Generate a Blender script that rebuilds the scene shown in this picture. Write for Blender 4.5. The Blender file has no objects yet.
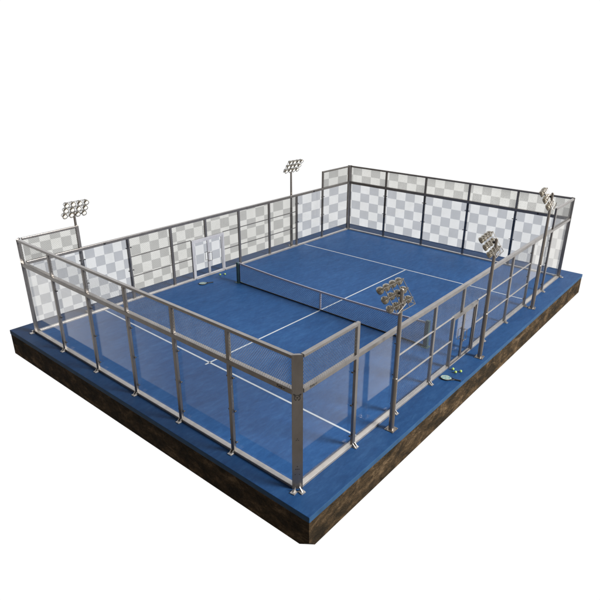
import bpy, bmesh, math, random
from mathutils import Vector, Matrix

random.seed(4)
scene = bpy.context.scene
COL = scene.collection

# ------------------------------------------------------------------ sizes
L, W = 18.064, 12.0          # court length (x) and width (y)
H, HR = 3.33, 2.508          # top of the mesh, middle rail
G = 0.09                     # the far end stands a little taller
XS = [1.999, 3.8765, 5.845, 7.651, 9.605, 11.595, 13.613, 15.718]
DX0, DX1, DXM, DZ = 7.08, 8.74, 7.91, 1.66     # double door in both long sides
NETX, NETA, NETB = 7.906, 1.18, 10.36


def zs(x, z):
    return z * (1 + G * x / L) if z > 0 else z


# ------------------------------------------------------------------ materials
def nmat(name):
    m = bpy.data.materials.new(name)
    m.use_nodes = True
    nt = m.node_tree
    b = nt.nodes['Principled BSDF']
    return m, nt, b


def lnk(nt, a, b):
    nt.links.new(a, b)


def ramp(nt, fac, stops):
    r = nt.nodes.new('ShaderNodeValToRGB')
    el = r.color_ramp.elements
    while len(el) < len(stops):
        el.new(0.5)
    for e, (p, c) in zip(el, stops):
        e.position = p
        e.color = (c[0], c[1], c[2], 1)
    lnk(nt, fac, r.inputs['Fac'])
    return r.outputs['Color']


def noise(nt, scale, detail=6, rough=0.6, dist=0.0, vec=None):
    n = nt.nodes.new('ShaderNodeTexNoise')
    n.inputs['Scale'].default_value = scale
    n.inputs['Detail'].default_value = detail
    n.inputs['Roughness'].default_value = rough
    n.inputs['Distortion'].default_value = dist
    if vec is not None:
        lnk(nt, vec, n.inputs['Vector'])
    return n.outputs['Fac']


def mapped(nt, scale, rot=(0, 0, 0), coord='Object'):
    t = nt.nodes.new('ShaderNodeTexCoord')
    mp = nt.nodes.new('ShaderNodeMapping')
    mp.inputs['Scale'].default_value = scale
    mp.inputs['Rotation'].default_value = rot
    lnk(nt, t.outputs[coord], mp.inputs['Vector'])
    return mp.outputs['Vector']


def bump(nt, b, h, strength, dist=0.02):
    n = nt.nodes.new('ShaderNodeBump')
    n.inputs['Strength'].default_value = strength
    n.inputs['Distance'].default_value = dist
    lnk(nt, h, n.inputs['Height'])
    lnk(nt, n.outputs['Normal'], b.inputs['Normal'])


def mixc(nt, fac, a, b, blend='MIX'):
    n = nt.nodes.new('ShaderNodeMix')
    n.data_type = 'RGBA'
    n.blend_type = blend
    if hasattr(fac, 'links'):
        lnk(nt, fac, n.inputs[0])
    else:
        n.inputs[0].default_value = fac
    for s, v in ((n.inputs[6], a), (n.inputs[7], b)):
        if hasattr(v, 'links'):
            lnk(nt, v, s)
        else:
            s.default_value = (v[0], v[1], v[2], 1)
    return n.outputs[2]


def metal(name, c0, c1, rough=0.38, metallic=0.85, sc=3.0):
    m, nt, b = nmat(name)
    v = mapped(nt, (1, 1, 0.35))
    f = noise(nt, sc, 6, 0.65, 0.4, v)
    lnk(nt, ramp(nt, f, [(0.3, c0), (0.7, c1)]), b.inputs['Base Color'])
    b.inputs['Metallic'].default_value = metallic
    f2 = noise(nt, 5, 3, 0.5, 0, v)
    mr = nt.nodes.new('ShaderNodeMapRange')
    mr.inputs['To Min'].default_value = rough - 0.03
    mr.inputs['To Max'].default_value = rough + 0.06
    lnk(nt, f2, mr.inputs['Value'])
    lnk(nt, mr.outputs['Result'], b.inputs['Roughness'])
    return m


def plain(name, c, rough=0.5, metallic=0.0, var=0.15, sc=8.0):
    m, nt, b = nmat(name)
    f = noise(nt, sc, 4, 0.6, 0, mapped(nt, (1, 1, 1)))
    d = tuple(x * (1 - var) for x in c)
    u = tuple(min(1, x * (1 + var)) for x in c)
    lnk(nt, ramp(nt, f, [(0.3, d), (0.7, u)]), b.inputs['Base Color'])
    b.inputs['Roughness'].default_value = rough
    b.inputs['Metallic'].default_value = metallic
    return m


def turf_mat(name, k=1.0):
    m, nt, b = nmat(name)
    v = mapped(nt, (1, 1, 1))
    vb = mapped(nt, (0.8, 2.2, 1), (0, 0, 0.5))
    f1 = noise(nt, 0.8, 9, 0.7, 0.7, vb)
    f2 = noise(nt, 3.6, 8, 0.72, 0.5, vb)
    f3 = noise(nt, 90.0, 3, 0.7, 0, v)
    c1 = ramp(nt, f1, [(0.32, (0.0106 * k, 0.0560 * k, 0.1800 * k)), (0.5, (0.0157 * k, 0.0783 * k, 0.2360 * k)),
                       (0.68, (0.0269 * k, 0.1082 * k, 0.2900 * k))])
    c2 = ramp(nt, f2, [(0.3, (0.0078 * k, 0.0466 * k, 0.1550 * k)), (0.5, (0.0146 * k, 0.0746 * k, 0.2280 * k)),
                       (0.7, (0.0381 * k, 0.1287 * k, 0.3150 * k))])
    c = mixc(nt, 0.5, c1, c2)
    c3 = ramp(nt, f3, [(0.3, (0.86, 0.86, 0.86)), (0.7, (1.12, 1.12, 1.12))])
    lnk(nt, mixc(nt, 1.0, c, c3, 'MULTIPLY'), b.inputs['Base Color'])
    b.inputs['Roughness'].default_value = 0.55
    b.inputs['Specular IOR Level'].default_value = 0.12
    bump(nt, b, f3, 0.25, 0.01)
    return m


def soil_mat():
    m, nt, b = nmat('soil')
    v = mapped(nt, (0.8, 0.8, 1.5), (0.35, 0.45, 0))
    f1 = noise(nt, 2.0, 11, 0.74, 0.3, v)
    f2 = noise(nt, 12.0, 8, 0.8, 0.2, v)
    vo = nt.nodes.new('ShaderNodeTexVoronoi')
    vo.inputs['Scale'].default_value = 5.0
    lnk(nt, v, vo.inputs['Vector'])
    c1 = ramp(nt, f1, [(0.28, (0.013, 0.0098, 0.006)), (0.44, (0.034, 0.0245, 0.0142)),
                       (0.54, (0.078, 0.052, 0.028)), (0.66, (0.215, 0.150, 0.088))])
    c2 = ramp(nt, f2, [(0.3, (0.5, 0.5, 0.5)), (0.62, (1.05, 1.05, 1.05)), (0.78, (1.9, 1.8, 1.6))])
    lnk(nt, mixc(nt, 1.0, c1, c2, 'MULTIPLY'), b.inputs['Base Color'])
    b.inputs['Roughness'].default_value = 0.95
    b.inputs['Specular IOR Level'].default_value = 0.1
    ad = nt.nodes.new('ShaderNodeMath')
    ad.operation = 'ADD'
    lnk(nt, f2, ad.inputs[0])
    lnk(nt, f1, ad.inputs[1])
    bump(nt, b, ad.outputs[0], 0.9, 0.12)
    return m


def glass_mat(name, tint, refl_ior=1.4):
    m, nt, b = nmat(name)
    nt.nodes.remove(b)
    out = [n for n in nt.nodes if n.type == 'OUTPUT_MATERIAL'][0]
    tr = nt.nodes.new('ShaderNodeBsdfTransparent')
    tr.inputs['Color'].default_value = (*tint, 1)
    gl = nt.nodes.new('ShaderNodeBsdfGlossy')
    gl.inputs['Roughness'].default_value = 0.0
    gl.inputs['Color'].default_value = (0.95, 0.9, 0.82, 1)
    fr = nt.nodes.new('ShaderNodeFresnel')
    ge = nt.nodes.new('ShaderNodeNewGeometry')
    mr = nt.nodes.new('ShaderNodeMapRange')          # same reflectance going in and coming out
    mr.inputs['To Min'].default_value = refl_ior
    mr.inputs['To Max'].default_value = 1 / refl_ior
    lnk(nt, ge.outputs['Backfacing'], mr.inputs['Value'])
    lnk(nt, mr.outputs['Result'], fr.inputs['IOR'])
    mx = nt.nodes.new('ShaderNodeMixShader')
    lnk(nt, fr.outputs[0], mx.inputs[0])
    lnk(nt, tr.outputs[0], mx.inputs[1])
    lnk(nt, gl.outputs[0], mx.inputs[2])
    lnk(nt, mx.outputs[0], out.inputs['Surface'])
    return m


def film_mat(name, ca, cb):
    """tinted see-through film printed with a two-tone checker (UV counts squares)"""
    m, nt, b = nmat(name)
    nt.nodes.remove(b)
    out = [n for n in nt.nodes if n.type == 'OUTPUT_MATERIAL'][0]
    uv = nt.nodes.new('ShaderNodeTexCoord')
    ch = nt.nodes.new('ShaderNodeTexChecker')
    ch.inputs['Scale'].default_value = 1.0
    lnk(nt, uv.outputs['UV'], ch.inputs['Vector'])
    f = noise(nt, 1.3, 5, 0.6, 0.3, uv.outputs['Object'])
    va = ramp(nt, f, [(0.3, (0.955, 0.955, 0.95)), (0.7, (1, 1, 1))])
    ch.inputs['Color1'].default_value = (*[math.sqrt(c) for c in ca], 1)
    ch.inputs['Color2'].default_value = (*[math.sqrt(c) for c in cb], 1)
    col = mixc(nt, 1.0, ch.outputs['Color'], va, 'MULTIPLY')
    tr = nt.nodes.new('ShaderNodeBsdfTransparent')
    lnk(nt, col, tr.inputs['Color'])
    lnk(nt, tr.outputs[0], out.inputs['Surface'])
    return m


M = {}
M['turf'] = turf_mat('blue_turf', 0.50)
M['turf_in'] = turf_mat('court_turf', 0.84)
M['edge'] = EDGE = plain('slab_edge', (0.0135, 0.046, 0.105), 0.7, 0, 0.2, 3)
EDGE.node_tree.nodes['Principled BSDF'].inputs['Specular IOR Level'].default_value = 0.15
M['soil'] = soil_mat()
M['line'] = plain('line_paint', (0.42, 0.47, 0.53), 0.6, 0, 0.08, 12)
M['steel'] = metal('bronzed_steel', (0.195, 0.185, 0.178), (0.26, 0.248, 0.24), 0.29, 0.85)
M['bright'] = metal('brushed_steel', (0.35, 0.34, 0.333), (0.46, 0.45, 0.44), 0.42)
M['doorsteel'] = metal('door_steel', (0.34, 0.35, 0.385), (0.44, 0.45, 0.485), 0.36, 0.4)
M['pole'] = metal('pole_steel', (0.21, 0.192, 0.177), (0.285, 0.264, 0.245), 0.28)
M['wire'] = metal('mesh_wire', (0.23, 0.235, 0.24), (0.32, 0.33, 0.34), 0.45, 0.6)
M['ink'] = plain('black_ink', (0.004, 0.004, 0.004), 0.9)
M['dark'] = plain('dark_fitting', (0.02, 0.02, 0.024), 0.45, 0.3)
M['glass'] = glass_mat('clear_glass', (0.985, 0.988, 0.99))
M['film'] = film_mat('checker_film', (0.815, 0.825, 0.84), (0.53, 0.545, 0.58))
M['screen'] = film_mat('checker_screen', (0.80, 0.80, 0.775), (0.535, 0.535, 0.52))
M['lampshell'] = metal('lamp_shell', (0.25, 0.23, 0.19), (0.36, 0.335, 0.285), 0.3)
M['lens'] = plain('lamp_lens', (0.8, 0.8, 0.77), 0.15, 0, 0.05)
M['frame'] = metal('lamp_frame', (0.10, 0.096, 0.09), (0.17, 0.16, 0.15), 0.4)
M['netpost'] = plain('net_post_paint', (0.035, 0.085, 0.095), 0.45, 0.2)
M['netcord'] = plain('net_cord', (0.03, 0.055, 0.12), 0.8)
M['tape'] = plain('net_tape', (0.33, 0.34, 0.42), 0.7, 0, 0.1)
M['rubber'] = plain('black_rubber', (0.008, 0.009, 0.011), 0.55)
M['racketface'] = None
M['ball'] = plain('ball_felt', (0.24, 0.36, 0.06), 0.9, 0, 0.15, 30)


def racket_face_mat():
    m, nt, b = nmat('racket_face')
    v = mapped(nt, (1, 1, 1))
    f = noise(nt, 6, 4, 0.6, 0.6, v)
    lnk(nt, ramp(nt, f, [(0.35, (0.05, 0.16, 0.21)), (0.5, (0.20, 0.28, 0.26)), (0.65, (0.28, 0.32, 0.25))]),
        b.inputs['Base Color'])
    b.inputs['Roughness'].default_value = 0.35
    return m


M['racketface'] = racket_face_mat()


# ------------------------------------------------------------------ mesh builder
class MB:
    def __init__(self):
        self.v, self.f, self.uv, self.smooth = [], [], {}, False

    def poly(self, idx):
        self.f.append(tuple(idx))

    def hexa(self, p):
        """8 points, bottom four then top four in matching order"""
        o = len(self.v)
        self.v += [Vector(q) for q in p]
        for q in ((0, 3, 2, 1), (4, 5, 6, 7), (0, 1, 5, 4), (1, 2, 6, 5), (2, 3, 7, 6), (3, 0, 4, 7)):
            self.f.append(tuple(o + i for i in q))
        return self

    def box(self, x0, x1, y0, y1, z0, z1):
        return self.hexa([(x0, y0, z0), (x1, y0, z0), (x1, y1, z0), (x0, y1, z0),
                          (x0, y0, z1), (x1, y0, z1), (x1, y1, z1), (x0, y1, z1)])

    def prism(self, pts0, pts1):
        o, n = len(self.v), len(pts0)
        self.v += [Vector(q) for q in pts0] + [Vector(q) for q in pts1]
        self.f.append(tuple(o + i for i in range(n))[::-1])
        self.f.append(tuple(o + n + i for i in range(n)))
        for i in range(n):
            j = (i + 1) % n
            self.f.append((o + i, o + j, o + n + j, o + n + i))
        return self

    def rod(self, a, b, r, n=8, r2=None, cap=True):
        a, b = Vector(a), Vector(b)
        d = (b - a).normalized()
        t = d.cross(Vector((0, 0, 1)) if abs(d.z) < 0.95 else Vector((1, 0, 0))).normalized()
        s = d.cross(t)
        r2 = r if r2 is None else r2
        o = len(self.v)
        for c, rr in ((a, r), (b, r2)):
            for i in range(n):
                w = 2 * math.pi * (i + 0.5) / n
                self.v.append(c + (t * math.cos(w) + s * math.sin(w)) * rr)
        for i in range(n):
            j = (i + 1) % n
            self.f.append((o + i, o + j, o + n + j, o + n + i))
        if cap:
            self.f.append(tuple(o + i for i in range(n))[::-1])
            self.f.append(tuple(o + n + i for i in range(n)))
        return self

    def lathe(self, base, axis, prof, n=16):
        """prof: (distance along axis, radius)"""
        base, d = Vector(base), Vector(axis).normalized()
        t = d.cross(Vector((0, 0, 1)) if abs(d.z) < 0.95 else Vector((1, 0, 0))).normalized()
        s = d.cross(t)
        o = len(self.v)
        for h, r in prof:
            for i in range(n):
                w = 2 * math.pi * i / n
                self.v.append(base + d * h + (t * math.cos(w) + s * math.sin(w)) * r)
        for k in range(len(prof) - 1):
            for i in range(n):
                j = (i + 1) % n
                self.f.append((o + k * n + i, o + k * n + j, o + (k + 1) * n + j, o + (k + 1) * n + i))
        self.f.append(tuple(o + i for i in range(n))[::-1])
        e = o + (len(prof) - 1) * n
        self.f.append(tuple(e + i for i in range(n)))
        return self

    def tube(self, pts, r, n=8):
        for a, b in zip(pts[:-1], pts[1:]):
            self.rod(a, b, r, n)
        return self

    def build(self, name, mat, parent=None, origin=None, bevel=0.0, seg=2, smooth=False, uvf=None, recalc=True):
        me = bpy.data.meshes.new(name)
        og = Vector(origin) if origin is not None else Vector((0, 0, 0))
        me.from_pydata([tuple(v - og) for v in self.v], [], self.f)
        if recalc:
            bm = bmesh.new()
            bm.from_mesh(me)
            bmesh.ops.recalc_face_normals(bm, faces=bm.faces)
            bm.to_mesh(me)
            bm.free()
        if uvf is not None:
            ul = me.uv_layers.new(name='UVMap')
            for lp in me.loops:
                ul.data[lp.index].uv = uvf(me.vertices[lp.vertex_index].co + og)
        me.materials.append(mat)
        if smooth:
            for p in me.polygons:
                p.use_smooth = True
        ob = bpy.data.objects.new(name, me)
        COL.objects.link(ob)
        if parent is not None:
            ob.parent = parent
        if bevel:
            bv = ob.modifiers.new('Bevel', 'BEVEL')
            bv.width = bevel
            bv.segments = seg
            bv.limit_method = 'ANGLE'
        return ob


def tag(o, label, cat, group=None):
    o['label'] = label
    o['category'] = cat
    if group:
        o['group'] = group
    return o


def thing(name, label, cat, loc, group=None, rz=0):
    o = bpy.data.objects.new(name, None)
    o.empty_display_size = 0.3
    COL.objects.link(o)
    o.location = loc
    o.rotation_euler = (0, 0, rz)
    return tag(o, label, cat, group)


def structure(o):
    o['kind'] = 'structure'
    return o


# ------------------------------------------------------------------ ground: slab of turf on a block of soil
C = [(-0.52, -0.79), (19.26, -0.79), (19.20, 12.90), (-0.56, 12.90)]
TH, DEP = 0.15, 0.915
mb = MB()
mb.prism([(x, y, -TH) for x, y in C], [(x, y, 0) for x, y in C])
slab = structure(mb.build('court_floor', M['turf'], bevel=0.012))
slab.data.materials.append(M['edge'])
for p in slab.data.polygons:
    if abs(p.normal.z) < 0.5:
        p.material_index = 1


def inset(pts, k):
    cx = sum(p[0] for p in pts) / 4
    cy = sum(p[1] for p in pts) / 4
    return [(x + (k if x < cx else -k), y + (k if y < cy else -k)) for x, y in pts]


# turf sheet inside the fences, coloured lighter than the strip round it
mb = MB()
mb.v = [Vector(v) for v in ((0.02, 0.02, 0.004), (L - 0.02, 0.02, 0.004), (L - 0.02, W - 0.02, 0.004), (0.02, W - 0.02, 0.004))]
mb.f = [(0, 1, 2, 3)]
mb.build('playing_turf', M['turf_in'], slab)

S = inset(C, 0.012)
# soil block, near bottom corner broken off
bv = []
a = Vector((*S[0], -DEP))
ra = (Vector((*S[1], -DEP)) - a).normalized()
la = (Vector((*S[3], -DEP)) - a).normalized()
mb = MB()
verts = [(*S[0], -TH), (*S[1], -TH), (*S[2], -TH), (*S[3], -TH),
         tuple(a + Vector((0, 0, 0.20))), tuple(a + ra * 0.20), (*S[1], -DEP), (*S[2], -DEP), (*S[3], -DEP),
         tuple(a + la * 0.27)]
mb.v = [Vector(v) for v in verts]
mb.f = [(0, 1, 2, 3), (0, 1, 6, 5, 4), (1, 2, 7, 6), (2, 3, 8, 7), (3, 0, 4, 9, 8), (4, 5, 9), (5, 6, 7, 8, 9)]
structure(mb.build('soil', M['soil']))


def line(x0, y0, x1, y1, w=0.062):
    d = Vector((x1 - x0, y1 - y0, 0)).normalized()
    n = Vector((-d.y, d.x, 0)) * w / 2
    p, q = Vector((x0, y0, 0.008)), Vector((x1, y1, 0.008))
    m_ = MB()
    m_.v = [p - n, q - n, q + n, p + n]
    m_.f = [(0, 1, 2, 3)]
    m_.build('court_line', M['line'], slab)


SX1, SX2 = 2.476, 14.195
line(SX1 - 0.10, 0.06, SX1 + 0.05, 11.94)
line(SX2 + 0.14, 0.06, SX2 - 0.10, 11.94)
line(SX1 - 0.20, 5.85, SX2 - 0.03, 5.76)

# ------------------------------------------------------------------ fences


class Side:
    """a side of the enclosure; maps (s along, d outward, z) to the place"""

    def __init__(self, kind, root):
        self.kind, self.root = kind, root

    def p(self, s, d, z):
        if self.kind == 'near':
            x, y = -d, s
        elif self.kind == 'far':
            x, y = L + d, s
        elif self.kind == 'right':
            x, y = s, -d
        else:
            x, y = s, W + d
        return (x, y, zs(x, z))

    def blk(self, mb, s0, s1, d0, d1, z0, z1):
        P = self.p
        mb.hexa([P(s0, d0, z0), P(s1, d0, z0), P(s1, d1, z0), P(s0, d1, z0),
                 P(s0, d0, z1), P(s1, d0, z1), P(s1, d1, z1), P(s0, d1, z1)])
        return mb

    def part(self, mb, name, mat, parent=None, **k):
        return mb.build(name, mat, parent or self.root, origin=self.root.location, **k)

    def rail(self, name, s0, s1, zc, h, d0, d1, mat='steel', bevel=0.008):
        return self.part(self.blk(MB(), s0, s1, d0, d1, zc - h / 2, zc + h / 2), name, M[mat], bevel=bevel)

    def post(self, s, z0, z1, w=0.105, clamps=(), foot=True, name='post', d0=0.018, d1=0.095):
        p = self.part(self.blk(MB(), s - w / 2, s + w / 2, d0, d1, z0, z1), name, M['steel'], bevel=0.008)
        for z in clamps:
            for sg in (-1, 1):
                mb = MB()
                a0 = Vector(self.p(s + sg * w * 0.45, 0.03, z))
                b0 = Vector(self.p(s + sg * (w / 2 + 0.045), 0.03, z))
                mb.rod(a0, b0, 0.012, 8)
                mb.rod(b0 - Vector(self.p(0, 0.022, 0)) + Vector(self.p(0, 0, 0)),
                       b0 + Vector(self.p(0, 0.03, 0)) - Vector(self.p(0, 0, 0)), 0.020, 10)
                self.part(mb, 'glass_clamp', M['dark'], p)
        if foot:
            mb = self.blk(MB(), s - w * 0.6, s + w * 0.6, 0.095, 0.215, 0.0, 0.018)
            P = self.p
            for sg in (-1, 1):
                s_ = s + sg * w * 0.36
                q0, q1, q2 = P(s_ - .008, .094, .017), P(s_ - .008, .19, .017), P(s_ - .008, .094, .10)
                r0, r1, r2 = P(s_ + .008, .094, .017), P(s_ + .008, .19, .017), P(s_ + .008, .094, .10)
                mb.prism([q0, q1, q2], [r0, r1, r2])
            mb.rod(P(s, 0.185, 0.017), P(s, 0.185, 0.036), 0.015, 6)
            self.part(mb, 'foot_plate', M['bright'], p)
        return p

    def glass(self, s0, s1, z0, z1, parent=None, d=-0.002):
        return self.part(self.blk(MB(), s0, s1, d - 0.006, d + 0.006, z0, z1), 'glass_pane', M['glass'], parent)

    def film(self, s0, s1, z0, z1, parent, uv, mat='film', d=0.010):
        mb = self.blk(MB(), s0, s1, d - 0.0015, d + 0.0015, z0, z1)
        ax = 1 if self.kind in ('near', 'far') else 0
        rl = self.root.location
        return self.part(mb, 'checkered_film', M[mat], parent,
                         uvf=lambda c: uv(c[ax], c[2]))

    def mesh(self, s0, s1, z0, z1, pitch=0.052, r=0.0024, ang=52, d=0.05):
        """woven diamond mesh, every wire a real rod cut to the panel, in a thin frame wire"""
        mb = MB()
        ca, sa = math.cos(math.radians(ang)), math.sin(math.radians(ang))
        for sg, dd in ((1, d - r * 0.7), (-1, d + r * 0.7)):
            dx, dz = ca * sg, sa
            nx, nz = -dz, dx
            cs = [nx * s + nz * z for s in (s0, s1) for z in (z0, z1)]
            k = math.ceil(min(cs) / pitch)
            while k * pitch < max(cs):
                ox, oz = nx * k * pitch, nz * k * pitch
                t0, t1 = -1e9, 1e9
                for o, v, lo, hi in ((ox, dx, s0, s1), (oz, dz, z0, z1)):
                    a_, b_ = (lo - o) / v, (hi - o) / v
                    if a_ > b_:
                        a_, b_ = b_, a_
                    t0, t1 = max(t0, a_), min(t1, b_)
                if t1 - t0 > 0.01:
                    mb.rod(self.p(ox + dx * t0, dd, oz + dz * t0), self.p(ox + dx * t1, dd, oz + dz * t1), r, 3, cap=False)
                k += 1
        return self.part(mb, 'mesh_panel', M['wire'], recalc=False)

    def corner(self, cx, cy, ox, oy):
        """wide bevelled corner post; (ox, oy) points out of the court"""
        q = [(.115, -.055), (-.055, .115), (-.055, .02), (.02, -.055)]
        pts = [(cx + ox * a_, cy + oy * b_) for a_, b_ in q]
        top = zs(cx, H + 0.045)
        mb = MB().prism([(x, y, 0.0) for x, y in pts], [(x, y, top) for x, y in pts])
        p = self.part(mb, 'corner_post', M['steel'], bevel=0.006)
        mb = MB()
        for dx, dy in ((1, 0.12), (0.12, 1)):
            v = Vector((ox * dx, oy * dy, 0)).normalized()
            n = Vector((-v.y, v.x, 0)) * 0.06
            b0 = Vector((cx, cy, 0)) + v * 0.08 + Vector((ox * .03, oy * .03, 0))
            e0 = b0 + v * 0.13
            mb.prism([b0 - n, e0 - n, e0 + n, b0 + n],
                     [b0 - n + Vector((0, 0, .022)), e0 - n + Vector((0, 0, .022)), e0 + n + Vector((0, 0, .022)), b0 + n + Vector((0, 0, .022))])
            t = n * 0.12
            u = Vector((0, 0, .022))
            mb.prism([b0 - t + u, e0 - v * .04 - t + u, b0 - t + u + Vector((0, 0, .09))],
                     [b0 + t + u, e0 - v * .04 + t + u, b0 + t + u + Vector((0, 0, .09))])
        self.part(mb, 'foot_plate', M['bright'], p)
        return p


FZ = 0.35                    # the film starts above a clear strip of glass
RH = 0.125                   # middle rail height
CL = (0.32, 1.2, 2.1)


def end_wall(kind, label, n):
    x0 = 0 if kind == 'near' else L
    root = thing('glass_fence', label, 'fence', (x0, W / 2, 0), 'fences enclosing the court')
    sd = Side(kind, root)
    step = W / n
    far = kind == 'far'
    ox = 1 if far else -1
    c0 = sd.corner(x0, 0, ox, -1)
    c1 = sd.corner(x0, W, ox, 1)
    sd.rail('bottom_rail', 0.02, W - 0.02, 0.035, 0.07, -0.045, 0.085, 'bright')
    sd.rail('middle_rail', 0.03, W - 0.03, HR, RH, -0.03, 0.099)
    sd.rail('top_rail', 0.03, W - 0.03, H - 0.01, 0.075, 0.005, 0.099)
    cnts = [6.0, 5.2, 4.6, 4.3, 4.0]
    acc = 0
    for i in range(n):
        s0, s1 = i * step, (i + 1) * step
        if i:
            sd.post(s0, 0.0, HR - RH / 2, clamps=CL)
            sd.post(s0, HR + RH / 2, H - 0.047, foot=False, name='upper_post')
        e0, e1 = s0 + 0.03 if i else s0 + 0.06, s1 - 0.03 if i < n - 1 else s1 - 0.06
        g = sd.glass(s0 + 0.006 + (0 if i else .05), s1 - 0.006 - (0 if i < n - 1 else .05), 0.072, HR - RH / 2)
        m = sd.mesh(s0 + 0.03, s1 - 0.03, HR + RH / 2, H - 0.047)
        if far:
            def uv(s, z, s0=s0, acc=acc, c=cnts[i]):
                return (acc + (s - s0) / step * c + 0.2, z / 0.475 + 0.31)
            sd.film(s0 + 0.008 + (0 if i else .05), s1 - 0.008 - (0 if i < n - 1 else .05), FZ - .07, HR - RH / 2, g, uv, 'film')
            sd.film(e0, e1, HR + RH / 2, H - 0.047, m, uv, 'screen', 0.064)
            acc += cnts[i]
    return root, sd, c0


def long_wall(kind, label):
    y0 = 0 if kind == 'right' else W
    root = thing('mesh_fence', label, 'fence', (L / 2, y0, 0), 'fences enclosing the court')
    sd = Side(kind, root)
    film = kind == 'left'
    DX0, DX1, DXM = (6.88, 8.58, 7.73) if film else (7.10, 8.74, 7.92)
    DM = 'doorsteel' if film else 'steel'
    xs = [0] + XS + [L]
    cell_w = [0.36, 0.37, 0.43, 0.45, 0.52, 0.58, 0.70, 0.72, 0.82]
    cell_h = [0.36, 0.38, 0.39, 0.41, 0.43, 0.45, 0.46, 0.47, 0.48]
    us = [0.15]
    for i in range(9):
        us.append(us[-1] + (xs[i + 1] - xs[i]) / cell_w[i])

    def uvs(i):
        def uv(s, z):
            return (us[i] + (s - xs[i]) / cell_w[i], z / cell_h[i] + 0.4)
        return uv
    for a_, b_ in ((0.08, DX0), (DX1, L - 0.08)):
        sd.rail('bottom_rail', a_, b_, 0.035, 0.07, -0.045, 0.085, 'bright')
    sd.rail('middle_rail', 0.10, L - 0.10, HR, 0.105, -0.02, 0.099)
    sd.rail('top_rail', 0.10, XS[0] - 0.05, H - 0.01, 0.075, 0.005, 0.099)
    sd.rail('top_rail', XS[7] + 0.05, L - 0.10, H - 0.01, 0.075, 0.005, 0.099)
    bot, mid = 0.072, HR - 0.0525
    for i, x in enumerate(XS):
        gl = i in (0, 1, 6, 7)
        if i == 3:
            sd.post(x, DZ + 0.047, mid, foot=False, name='upper_post')
        else:
            sd.post(x, 0.0, mid, clamps=CL if gl else (), foot=True)
        if i in (0, 7):
            sd.post(x, HR + 0.0525, H + 0.028, foot=False, name='upper_post')
    for i in (0, 1, 7, 8):
        a_, b_ = xs[i] + (0.06 if i == 0 else 0.006), xs[i + 1] - (0.06 if i == 8 else 0.006)
        g = sd.glass(a_, b_, bot, mid)
        if film:
            sd.film(a_ + .002, b_ - .002, FZ, mid, g, uvs(i), 'film')
        if i in (0, 8):
            a_, b_ = xs[i] + (0.11 if i == 0 else 0.05), xs[i + 1] - (0.11 if i == 8 else 0.05)
            m = sd.mesh(a_, b_, HR + 0.0525, H - 0.047)
            if film:
                sd.film(a_, b_, HR + 0.0525, H - 0.047, m, uvs(i), 'screen', 0.064)
    # mesh bays with two thin cross bars
    F = 0.045
    pieces = []
    for i in (2, 3, 4, 5, 6):
        a_, b_ = xs[i] + F, xs[i + 1] - F
        if i == 3:
            pieces += [(a_, DX0 - F, bot, mid, i), (DX0 - F + .004, b_, DZ + 0.047, mid, i)]
        elif i == 4:
            pieces += [(a_, DX1 + F - .004, DZ + 0.047, mid, i), (DX1 + F, b_, bot, mid, i)]
        else:
            pieces.append((a_, b_, bot, mid, i))
    for a_, b_, z0, z1, i in pieces:
        m = sd.mesh(a_, b_, z0, z1, pitch=0.055)
        if film:
            sd.film(a_, b_, max(z0, FZ), z1, m, uvs(i), 'screen', 0.064)
        for z in (0.93, 1.72):
            if z0 < z - 0.1 or z0 > DZ and z == 1.72:
                if z0 < z - 0.1:
                    sd.rail('cross_bar', a_, b_, z, 0.034, 0.055 if film else 0.053, 0.088, 'bright' if not film else 'steel', 0.004)
    # double door
    P = sd.p
    for s in (DX0, DX1):
        sd.part(sd.blk(MB(), s - 0.045, s + 0.045, 0.0, 0.10, 0.0, DZ + 0.045), 'door_frame', M[DM], bevel=0.006)
    sd.part(sd.blk(MB(), DX0 + 0.046, DX1 - 0.046, 0.0, 0.10, DZ - 0.045, DZ + 0.045), 'door_lintel', M[DM], bevel=0.006)
    sd.part(sd.blk(MB(), DX0 + 0.046, DX1 - 0.046, -0.04, 0.085, 0.0, 0.035), 'door_sill', M['bright'], bevel=0.006)
    for a_, b_, sg in ((DX0 + 0.05, DXM - 0.003, 1), (DXM + 0.003, DX1 - 0.05, -1)):
        fw = 0.055
        mb = MB()
        z0, z1 = 0.04, DZ - 0.05
        sd.blk(mb, a_, a_ + fw, 0.02, 0.07, z0, z1)
        sd.blk(mb, b_ - fw, b_, 0.02, 0.07, z0, z1)
        sd.blk(mb, a_ + fw, b_ - fw, 0.02, 0.07, z1 - fw, z1)
        sd.blk(mb, a_ + fw, b_ - fw, 0.02, 0.07, z0, z0 + fw)
        dr = sd.part(mb, 'door', M['doorsteel' if film else 'pole'], bevel=0.004)
        g = sd.glass(a_ + fw, b_ - fw, z0 + fw, z1 - fw, dr, 0.045)
        if film:
            sd.film(a_ + fw, b_ - fw, FZ, z1 - fw, dr, uvs(3), 'film', 0.054)
        hs = b_ - fw / 2 if sg == 1 else a_ + fw / 2
        mb = MB()
        for e in (1, -1):
            d0 = 0.068 if e == 1 else 0.022
            d1 = d0 + 0.075 * e
            h2 = hs - sg * 0.08
            mb.tube([P(hs, d0, 1.02), P(hs, d1, 1.02), P(h2, d1, 1.02), P(h2, d1, 0.66), P(hs, d1, 0.66), P(hs, d0, 0.66)], 0.009, 8)
        sd.part(mb, 'handle', M['pole'], dr)
    return root, sd


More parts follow.
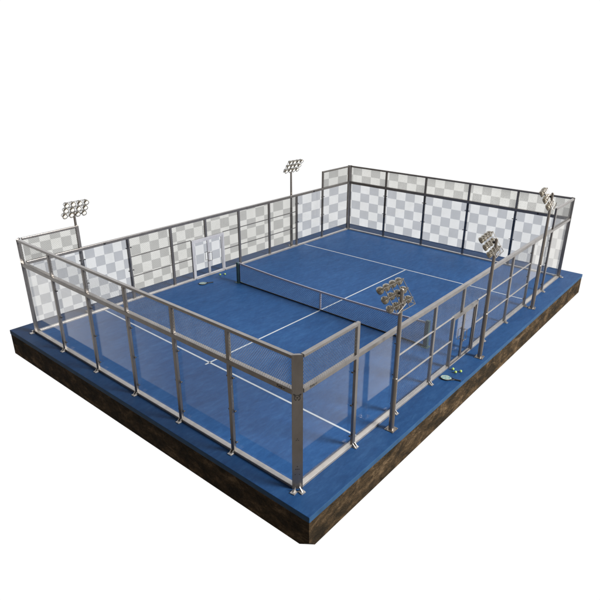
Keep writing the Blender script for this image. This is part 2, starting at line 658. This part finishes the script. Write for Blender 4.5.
near_root, near_side, near_corner = end_wall('near', 'clear glass end fence with mesh top and six bays, nearest the viewer', 6)
far_root, far_side, _ = end_wall('far', 'checkered glass end fence of five bays behind the far service line', 5)
right_root, right_side = long_wall('right', 'long mesh fence with clear double door, beside the three dark floodlight masts')
left_root, left_side = long_wall('left', 'long checkered side fence with double door, opposite the three dark floodlight masts')

# marks on the near corner post and the rails next to it --------------------
nrm = Vector((-1, -1, 0)).normalized()
tan = Vector((1, -1, 0)).normalized()          # to the right as one looks at the post
fc = Vector((-0.03, -0.03, 0)) + nrm * 0.0015


def face_pt(u, z):
    return fc + tan * u + Vector((0, 0, z))


def stroke(mb, pts, w):
    for (u0, z0), (u1, z1) in zip(pts[:-1], pts[1:]):
        d = Vector((u1 - u0, z1 - z0))
        d.normalize()
        n = Vector((-d.y, d.x)) * w / 2
        q = [(u0 - n.x, z0 - n.y), (u1 - n.x, z1 - n.y), (u1 + n.x, z1 + n.y), (u0 + n.x, z0 + n.y)]
        mb.prism([face_pt(*p) for p in q], [face_pt(*p) + nrm * 0.002 for p in q])


def disc(mb, u, z, r, n=12):
    q = [(u + r * math.cos(2 * math.pi * i / n), z + r * math.sin(2 * math.pi * i / n)) for i in range(n)]
    mb.prism([face_pt(*p) for p in q], [face_pt(*p) + nrm * 0.002 for p in q])


mb = MB()
EZ = 2.375
ring = [(0.058 * math.cos(math.radians(a_)), EZ + 0.066 * math.sin(math.radians(a_))) for a_ in range(-60, 241, 20)]
stroke(mb, ring, 0.011)
stroke(mb, [(-0.048, EZ + 0.04), (-0.080, EZ + 0.098), (-0.03, EZ + 0.068)], 0.012)
stroke(mb, [(0.048, EZ + 0.04), (0.080, EZ + 0.098), (0.03, EZ + 0.068)], 0.012)
disc(mb, 0, EZ + 0.004, 0.017)
for sg in (-1, 1):
    stroke(mb, [(sg * 0.012, EZ - 0.03), (sg * 0.03, EZ - 0.045), (sg * 0.026, EZ - 0.066)], 0.009)
    disc(mb, sg * 0.028, EZ + 0.026, 0.008)
near_side.part(mb, 'emblem', M['ink'], near_corner)
mb = MB()
for u, z in ((0, 0.62), (-0.035, 0.55), (0, 0.55), (0.035, 0.55)):
    disc(mb, u, z, 0.012)
stroke(mb, [(-0.06, 0.40), (-0.035, 0.415)], 0.010)
stroke(mb, [(0.06, 0.40), (0.035, 0.415)], 0.010)
for a_ in (90, 210, 330):
    stroke(mb, [(0.012 * math.cos(math.radians(a_)), 1.33 + 0.012 * math.sin(math.radians(a_))),
                (0.04 * math.cos(math.radians(a_)), 1.33 + 0.04 * math.sin(math.radians(a_)))], 0.008)
near_side.part(mb, 'stencil_mark', M['ink'], near_corner)


def rail_mark(sd, s_at, w, sgn, zc):
    """worn dark lettering, too worn to read, on the outer face of the rail"""
    mb = MB()
    glyphs = [[(0, .8), (.7, 1), (.25, 0)], [(0, 0), (.1, .7), (.4, .5), (.7, .85), (.75, 0)],
              [(.7, .6), (.1, .8), (.4, .1), (.7, .4)], [(0, .5), (.6, .35), (.75, .8)]]
    for k, g in enumerate(glyphs):
        for (a0, b0), (a1, b1) in zip(g[:-1], g[1:]):
            u0, u1 = (k + a0) * w / 4 + b0 * .014, (k + a1) * w / 4 + b1 * .014
            z0, z1 = zc + (b0 - .5) * .06, zc + (b1 - .5) * .06
            d = Vector((u1 - u0, z1 - z0)).normalized()
            n = Vector((-d.y, d.x)) * 0.006
            q = [(u0 - n.x, z0 - n.y), (u1 - n.x, z1 - n.y), (u1 + n.x, z1 + n.y), (u0 + n.x, z0 + n.y)]
            mb.prism([sd.p(s_at + sgn * u, 0.0995, z) for u, z in q], [sd.p(s_at + sgn * u, 0.1015, z) for u, z in q])
    return mb


for sd, s_at, sgn, nm in ((near_side, 0.50, -1, 'lettering'), (right_side, 0.27, 1, 'lettering')):
    rl = [c for c in sd.root.children if c.name.startswith('middle_rail')][0]
    sd.part(rail_mark(sd, s_at, 0.24, sgn, HR), nm, M['ink'], rl)
# round badges on the inner face of the two far rails
for sd, s_at in ((left_side, 2.9), (far_side, 1.35), (left_side, 14.9)):
    rl = [c for c in sd.root.children if c.name.startswith('middle_rail')][0]
    mb = MB()
    a0, b0 = Vector(sd.p(s_at, -0.020 if sd.kind == 'left' else -0.030, HR)), Vector(sd.p(s_at, -0.034, HR))
    mb.rod(a0, b0, 0.042, 16)
    sd.part(mb, 'badge', M['dark'], rl)

# ------------------------------------------------------------------ net
net = thing('tennis_net', 'dark blue net with pale tape stretched across the middle of the court', 'net', (NETX, (NETA + NETB) / 2, 0))
O = net.location.copy()


def npart(mb, name, mat, parent=None, **k):
    return mb.build(name, M[mat], parent or net, origin=O, **k)


NH = 0.80
for y, hh in ((NETA, 0.98), (NETB, 0.92)):
    mb = MB().box(NETX - 0.06, NETX + 0.06, y - 0.065, y + 0.065, 0.0, hh)
    p = npart(mb, 'net_post', 'netpost', bevel=0.012)
    mb = MB().box(NETX - 0.13, NETX + 0.13, y - 0.12, y + 0.12, 0.0, 0.018)
    npart(mb, 'foot_plate', 'netpost', p, bevel=0.004)


def tapez(y):
    m_ = (NETA + NETB) / 2
    return 0.775 + 0.12 * ((y - m_) / (NETB - m_)) ** 2


y0, y1 = NETA + 0.09, NETB - 0.09
mb = MB()
ca, sa = math.cos(math.radians(50)), math.sin(math.radians(50))
pitch = 0.060
for sg in (1, -1):
    dx, dz = ca * sg, sa
    nx, nz = -dz, dx
    zt = 0.90
    cs = [nx * s + nz * z for s in (y0, y1) for z in (0.03, zt)]
    k = math.ceil(min(cs) / pitch)
    while k * pitch < max(cs):
        ox, oz = nx * k * pitch, nz * k * pitch
        t0, t1 = -1e9, 1e9
        yy = ox + dx * (0.85 - oz) / dz
        for o, v, lo, hi in ((ox, dx, y0, y1), (oz, dz, 0.03, tapez(max(y0, min(y1, yy))) - 0.01)):
            a_, b_ = (lo - o) / v, (hi - o) / v
            if a_ > b_:
                a_, b_ = b_, a_
            t0, t1 = max(t0, a_), min(t1, b_)
        if t1 - t0 > 0.01:
            mb.rod((NETX + sg * .002, ox + dx * t0, oz + dz * t0), (NETX + sg * .002, ox + dx * t1, oz + dz * t1), 0.0042, 3, cap=False)
        k += 1
npart(mb, 'net_mesh', 'netcord', recalc=False)
mb = MB()
N = 24
for i in range(N):
    a_, b_ = y0 - .03 + (y1 - y0 + .06) * i / N, y0 - .03 + (y1 - y0 + .06) * (i + 1) / N
    za, zb = tapez(a_), tapez(b_)
    mb.hexa([(NETX - .02, a_, za - .035), (NETX + .02, a_, za - .035), (NETX + .02, b_, zb - .035), (NETX - .02, b_, zb - .035),
             (NETX - .02, a_, za + .03), (NETX + .02, a_, za + .03), (NETX + .02, b_, zb + .03), (NETX - .02, b_, zb + .03)])
npart(mb, 'top_tape', 'tape')
npart(MB().box(NETX - 0.012, NETX + 0.012, y0 - .03, y1 + .03, 0.006, 0.05), 'bottom_strip', 'rubber')  # dark strip along the foot of the net
for y in (y0, y1):
    npart(MB().box(NETX - 0.013, NETX + 0.013, y - .02, y + .02, 0.052, tapez(y) - .037), 'side_tape', 'netcord')
ym = 5.80
npart(MB().box(NETX - 0.026, NETX + 0.026, ym - .028, ym + .028, 0.006, tapez(ym) + .034), 'centre_strap', 'tape', bevel=0.004)


# ------------------------------------------------------------------ floodlight masts
PH = 4.02


def make_mast():
    root = thing('floodlight_mast', '', 'floodlight', (0, 0, 0), 'floodlight masts around the court')
    mb = MB()
    mb.lathe((0, 0, 0.02), (0, 0, 1), [(0, .074), (1.52, .070), (1.56, .066), (1.57, .060), (2.4, .055), (PH - .02, .046), (PH + .0, .03)], 20)
    mb.build('pole', M['pole'], root, smooth=False, bevel=0.0)
    mb = MB().box(-.13, .13, -.13, .13, 0, .02)
    for sx in (-.095, .095):
        for sy in (-.095, .095):
            mb.rod((sx, sy, .02), (sx, sy, .045), .016, 6)
    mb.build('base_plate', M['pole'], root)
    # head: a tilted lattice of tubes with twelve lamps, facing +y and down
    tilt = math.radians(36)
    v = Vector((0, math.sin(tilt), math.cos(tilt)))      # up the lattice, leaning over the court
    n = Vector((0, math.cos(tilt), -math.sin(tilt)))     # where the lamps look
    u = Vector((1, 0, 0))
    cen = Vector((0, 0.09, PH - 0.12))

    def at(a_, b_, c_=0):
        return cen + u * a_ + v * b_ + n * c_
    cols = [-.405, -.135, .135, .405]
    rows = [.25, .0, -.25]
    mb = MB()
    for b_ in rows:
        mb.rod(at(-.43, b_), at(.43, b_), .009, 8)
    for a_ in cols:
        mb.rod(at(a_, .28), at(a_, -.42), .009, 8)
    mb.rod(at(-.405, -.42), at(.405, -.42), .012, 8)
    for a_ in (-.405, .405):
        mb.rod(at(a_, -.42), at(a_ * .2, -.30, -.12), .010, 8)
    mb.build('lamp_frame', M['frame'], root)
    mb = MB()
    mb.rod((0, -.02, PH - .10), at(0, 0), .035, 10)
    mb.build('head_bracket', M['dark'], root)
    mb = MB()
    mb.rod(at(0, -.3), Vector((0, .02, PH - .45)), .016, 8)
    mb.build('tilt_strut', M['frame'], root)
    for b_ in rows:
        for a_ in cols:
            j = Vector((random.uniform(-.05, .05), random.uniform(-.03, .03), random.uniform(-.06, .06)))
            ax = (n + j).normalized()
            b0 = at(a_, b_, 0.012)
            mb = MB()
            mb.lathe(b0, ax, [(0, .028), (.035, .036), (.048, .060), (.075, .083), (.11, .097), (.145, .101), (.158, .100), (.158, .090), (.14, .086)], 18)
            lp = mb.build('lamp', M['lampshell'], root, smooth=True)
            mb = MB()
            mb.lathe(b0 + ax * .137, ax, [(0, .084), (.010, .082), (.018, .05), (.020, .004)], 18)
            mb.build('lens', M['lens'], lp, smooth=True)
            s_ = ax.cross(Vector((0, 0, 1))).normalized()
            mb = MB()
            for sg in (-1, 1):
                mb.tube([b0 - ax * .012 + s_ * sg * .05, b0 + ax * .04 + s_ * sg * .108, b0 + ax * .11 + s_ * sg * .108], .009, 6)
            mb.rod(b0 - ax * .012 - s_ * .05, b0 - ax * .012 + s_ * .05, .010, 6)
            mb.build('bracket', M['frame'], lp)
    return root


def copy_tree(o, parent=None):
    c = o.copy()
    COL.objects.link(c)
    if parent is not None:
        c.parent = parent
    for ch in list(o.children):
        copy_tree(ch, c)
    return c


mast = make_mast()
mast_spots = [
    (3.20, -0.43, 0.0, 0.975, 'tall floodlight mast beside the clear glass bays of the near right corner'),
    (8.41, -0.53, math.radians(7), 1.0, 'floodlight mast on the dark pole right beside the right fence door'),
    (13.63, -0.40, math.radians(11), 1.14, 'floodlight mast on the outer strip in front of the far right glass corner'),
    (2.10, 12.30, math.pi, 1.03, 'floodlight mast at the left corner, behind the raised mesh of the checkered side'),
    (13.45, 12.28, math.pi, 1.08, 'floodlight mast behind the far end of the checkered side fence, near the back corner'),
]
for i, (x, y, rz, sc, lab) in enumerate(mast_spots):
    o = mast if i == 0 else copy_tree(mast)
    o.location = (x, y, 0)
    o.rotation_euler = (0, 0, rz)
    o.scale = (0.87, 0.87, sc) if i == 3 else (1, 1, sc)
    o['label'] = lab


# ------------------------------------------------------------------ rackets and balls
def make_racket(label, x, y, rz):
    root = thing('padel_racket', label, 'racket', (x, y, 0.0), 'rackets lying on the turf', rz)
    pts = []
    N = 36
    for i in range(N):
        w = 2 * math.pi * i / N
        r = 1.0
        px = 0.165 * math.cos(w)
        py = 0.135 * math.sin(w)
        if px > 0:
            py *= 1 - 0.35 * (px / 0.165) ** 2
        pts.append((px, py))
    mb = MB()
    mb.prism([(p[0], p[1], .030) for p in pts], [(p[0] * .985, p[1] * .985, .045) for p in pts])
    fc_ = mb.build('face', M['racketface'], root, bevel=0.003)
    mb = MB()
    for ring in (0.03, 0.07, 0.105):
        n_ = int(ring * 110)
        for i in range(n_):
            w = 2 * math.pi * i / n_
            mb.rod((ring * math.cos(w) * 1.1 - .01, ring * math.sin(w) * .85, .0452), (ring * math.cos(w) * 1.1 - .01, ring * math.sin(w) * .85, .0465), .0065, 8)
    mb.build('drilled_holes', M['rubber'], fc_)
    mb = MB()
    o = 0
    prof = [(1.0, .006), (1.055, .012), (1.055, .040), (1.0, .046)]
    for k, z in prof:
        mb.v += [Vector((p[0] * k, p[1] * k, z)) for p in pts]
    m_ = len(prof)
    for a_ in range(m_):
        b_ = (a_ + 1) % m_
        for i in range(N):
            j = (i + 1) % N
            mb.f.append((a_ * N + i, a_ * N + j, b_ * N + j, b_ * N + i))
    mb.build('rim', M['rubber'], root)
    mb = MB()
    for sg in (-1, 1):
        mb.tube([(0.14, sg * .075, .026), (0.20, sg * .045, .026), (0.255, sg * .012, .026)], .013, 8)
    mb.build('throat', M['rubber'], root)
    mb = MB()
    mb.lathe((0.245, 0, .026), (1, 0, 0), [(0, .016), (.01, .020), (.17, .020), (.178, .025), (.195, .025), (.20, .018)], 14)
    mb.build('handle', M['rubber'], root)
    return root


make_racket('blue and cream racket lying outside, in front of the right fence door', 6.46, -0.33, math.radians(-72))
make_racket('pale racket lying inside the court, before the checkered fence door', 6.76, 11.36, math.radians(-26))


def make_ball(label, x, y, grp):
    mb = MB()
    R = 0.041
    n, k = 18, 12
    mb.v = [Vector((0, 0, -R))]
    for a_ in range(1, k):
        th = math.pi * a_ / k
        for b_ in range(n):
            ph = 2 * math.pi * b_ / n
            mb.v.append(Vector((R * math.sin(th) * math.cos(ph), R * math.sin(th) * math.sin(ph), -R * math.cos(th))))
    mb.v.append(Vector((0, 0, R)))
    for b_ in range(n):
        c_ = (b_ + 1) % n
        mb.f.append((0, 1 + c_, 1 + b_))
        for a_ in range(k - 2):
            mb.f.append((1 + a_ * n + b_, 1 + a_ * n + c_, 1 + (a_ + 1) * n + c_, 1 + (a_ + 1) * n + b_))
        e = 1 + (k - 2) * n
        mb.f.append((e + b_, e + c_, len(mb.v) - 1))
    o = mb.build('tennis_ball', M['ball'], smooth=True)
    o.location = (x, y, R + 0.002)
    o.rotation_euler = (random.uniform(0, 3), random.uniform(0, 3), 0)
    tag(o, label, 'ball', grp)
    seam = MB()
    pts = []
    for i in range(41):
        t = 2 * math.pi * i / 40
        a_, b_ = 0.75, 0.25
        p = Vector((a_ * math.cos(t) + b_ * math.cos(3 * t), a_ * math.sin(t) - b_ * math.sin(3 * t), 2 * math.sqrt(a_ * b_) * math.sin(2 * t)))
        pts.append(p.normalized() * (R + 0.0004))
    seam.tube(pts, 0.0022, 5)
    seam.build('seam', M['line'], o)
    return o


make_ball('lime ball outside the fence, the one closest to the door sill', 7.07, -0.25, 'lime balls outside the right door')
make_ball('lime ball outside, between the other two balls and nearest the racket', 6.95, -0.40, 'lime balls outside the right door')
make_ball('lime ball outside, farthest out on the strip from the door', 7.10, -0.50, 'lime balls outside the right door')
make_ball('lime ball inside the court, beside the checkered fence door and nearer the racket', 7.97, 11.64, 'lime balls inside the court')
make_ball('lime ball inside the court, the one nearer the net post', 8.15, 11.52, 'lime balls inside the court')

# ------------------------------------------------------------------ camera
cam = bpy.data.cameras.new('camera')
co = bpy.data.objects.new('camera', cam)
COL.objects.link(co)
yaw, pit, rol = 0.6682, -0.4033, 0.0208
fw = Vector((math.cos(pit) * math.cos(yaw), math.cos(pit) * math.sin(yaw), math.sin(pit)))
r = fw.cross(Vector((0, 0, 1))).normalized()
u = r.cross(fw)
r2 = r * math.cos(rol) + u * math.sin(rol)
u2 = -r * math.sin(rol) + u * math.cos(rol)
mt = Matrix((r2, u2, -fw)).transposed().to_4x4()
mt.translation = Vector((-7.2509, -6.4051, 8.6014))
co.matrix_world = mt
cam.sensor_width = 36
cam.lens = 36 * 549.774 / 600
cam.shift_x = -25.18 / 600
cam.shift_y = 3.47 / 600
cam.clip_end = 500
scene.camera = co

# ------------------------------------------------------------------ light: a white world graded by direction, one broad lamp
w = bpy.data.worlds.new('World')
scene.world = w
w.use_nodes = True
nt = w.node_tree
bg = nt.nodes['Background']
tc = nt.nodes.new('ShaderNodeTexCoord')
sp = nt.nodes.new('ShaderNodeSeparateXYZ')
lnk(nt, tc.outputs['Generated'], sp.inputs[0])
up = ramp(nt, sp.outputs['Z'], [(0.15, (1, 1, 1)), (0.30, (1.55, 1.55, 1.57)), (0.62, (1.2, 1.2, 1.23)), (0.80, (0.45, 0.46, 0.5))])  # added bright band above the horizon, lightens the rail tops
# world white ahead of camera, added warm dimming elsewhere darkens steel and left faces
dt = nt.nodes.new('ShaderNodeVectorMath')
dt.operation = 'DOT_PRODUCT'
dt.inputs[1].default_value = (0.785, 0.62, 0)
lnk(nt, tc.outputs['Generated'], dt.inputs[0])
back = ramp(nt, dt.outputs['Value'], [(0.06, (0.23, 0.20, 0.17)), (0.32, (1, 1, 1))])
lnk(nt, mixc(nt, 1.0, up, back, 'MULTIPLY'), bg.inputs['Color'])
bg.inputs['Strength'].default_value = 1.02


def area(name, loc, target, size, power, color):
    ld = bpy.data.lights.new(name, 'AREA')
    ld.shape = 'DISK'
    ld.size = size
    ld.energy = power
    ld.color = color
    o = bpy.data.objects.new(name, ld)
    COL.objects.link(o)
    o.location = loc
    d = Vector(target) - Vector(loc)
    o.rotation_euler = d.to_track_quat('-Z', 'Y').to_euler()
    return o


area('studio_lamp', (13, -30, 20), (9, 4, 0), 13, 42000, (1.0, 0.96, 0.90))

scene.view_settings.view_transform = 'Standard'
scene.view_settings.look = 'None'
scene.view_settings.exposure = 0
scene.view_settings.gamma = 1
scene.cycles.transparent_max_bounces = 48
scene.cycles.max_bounces = 10
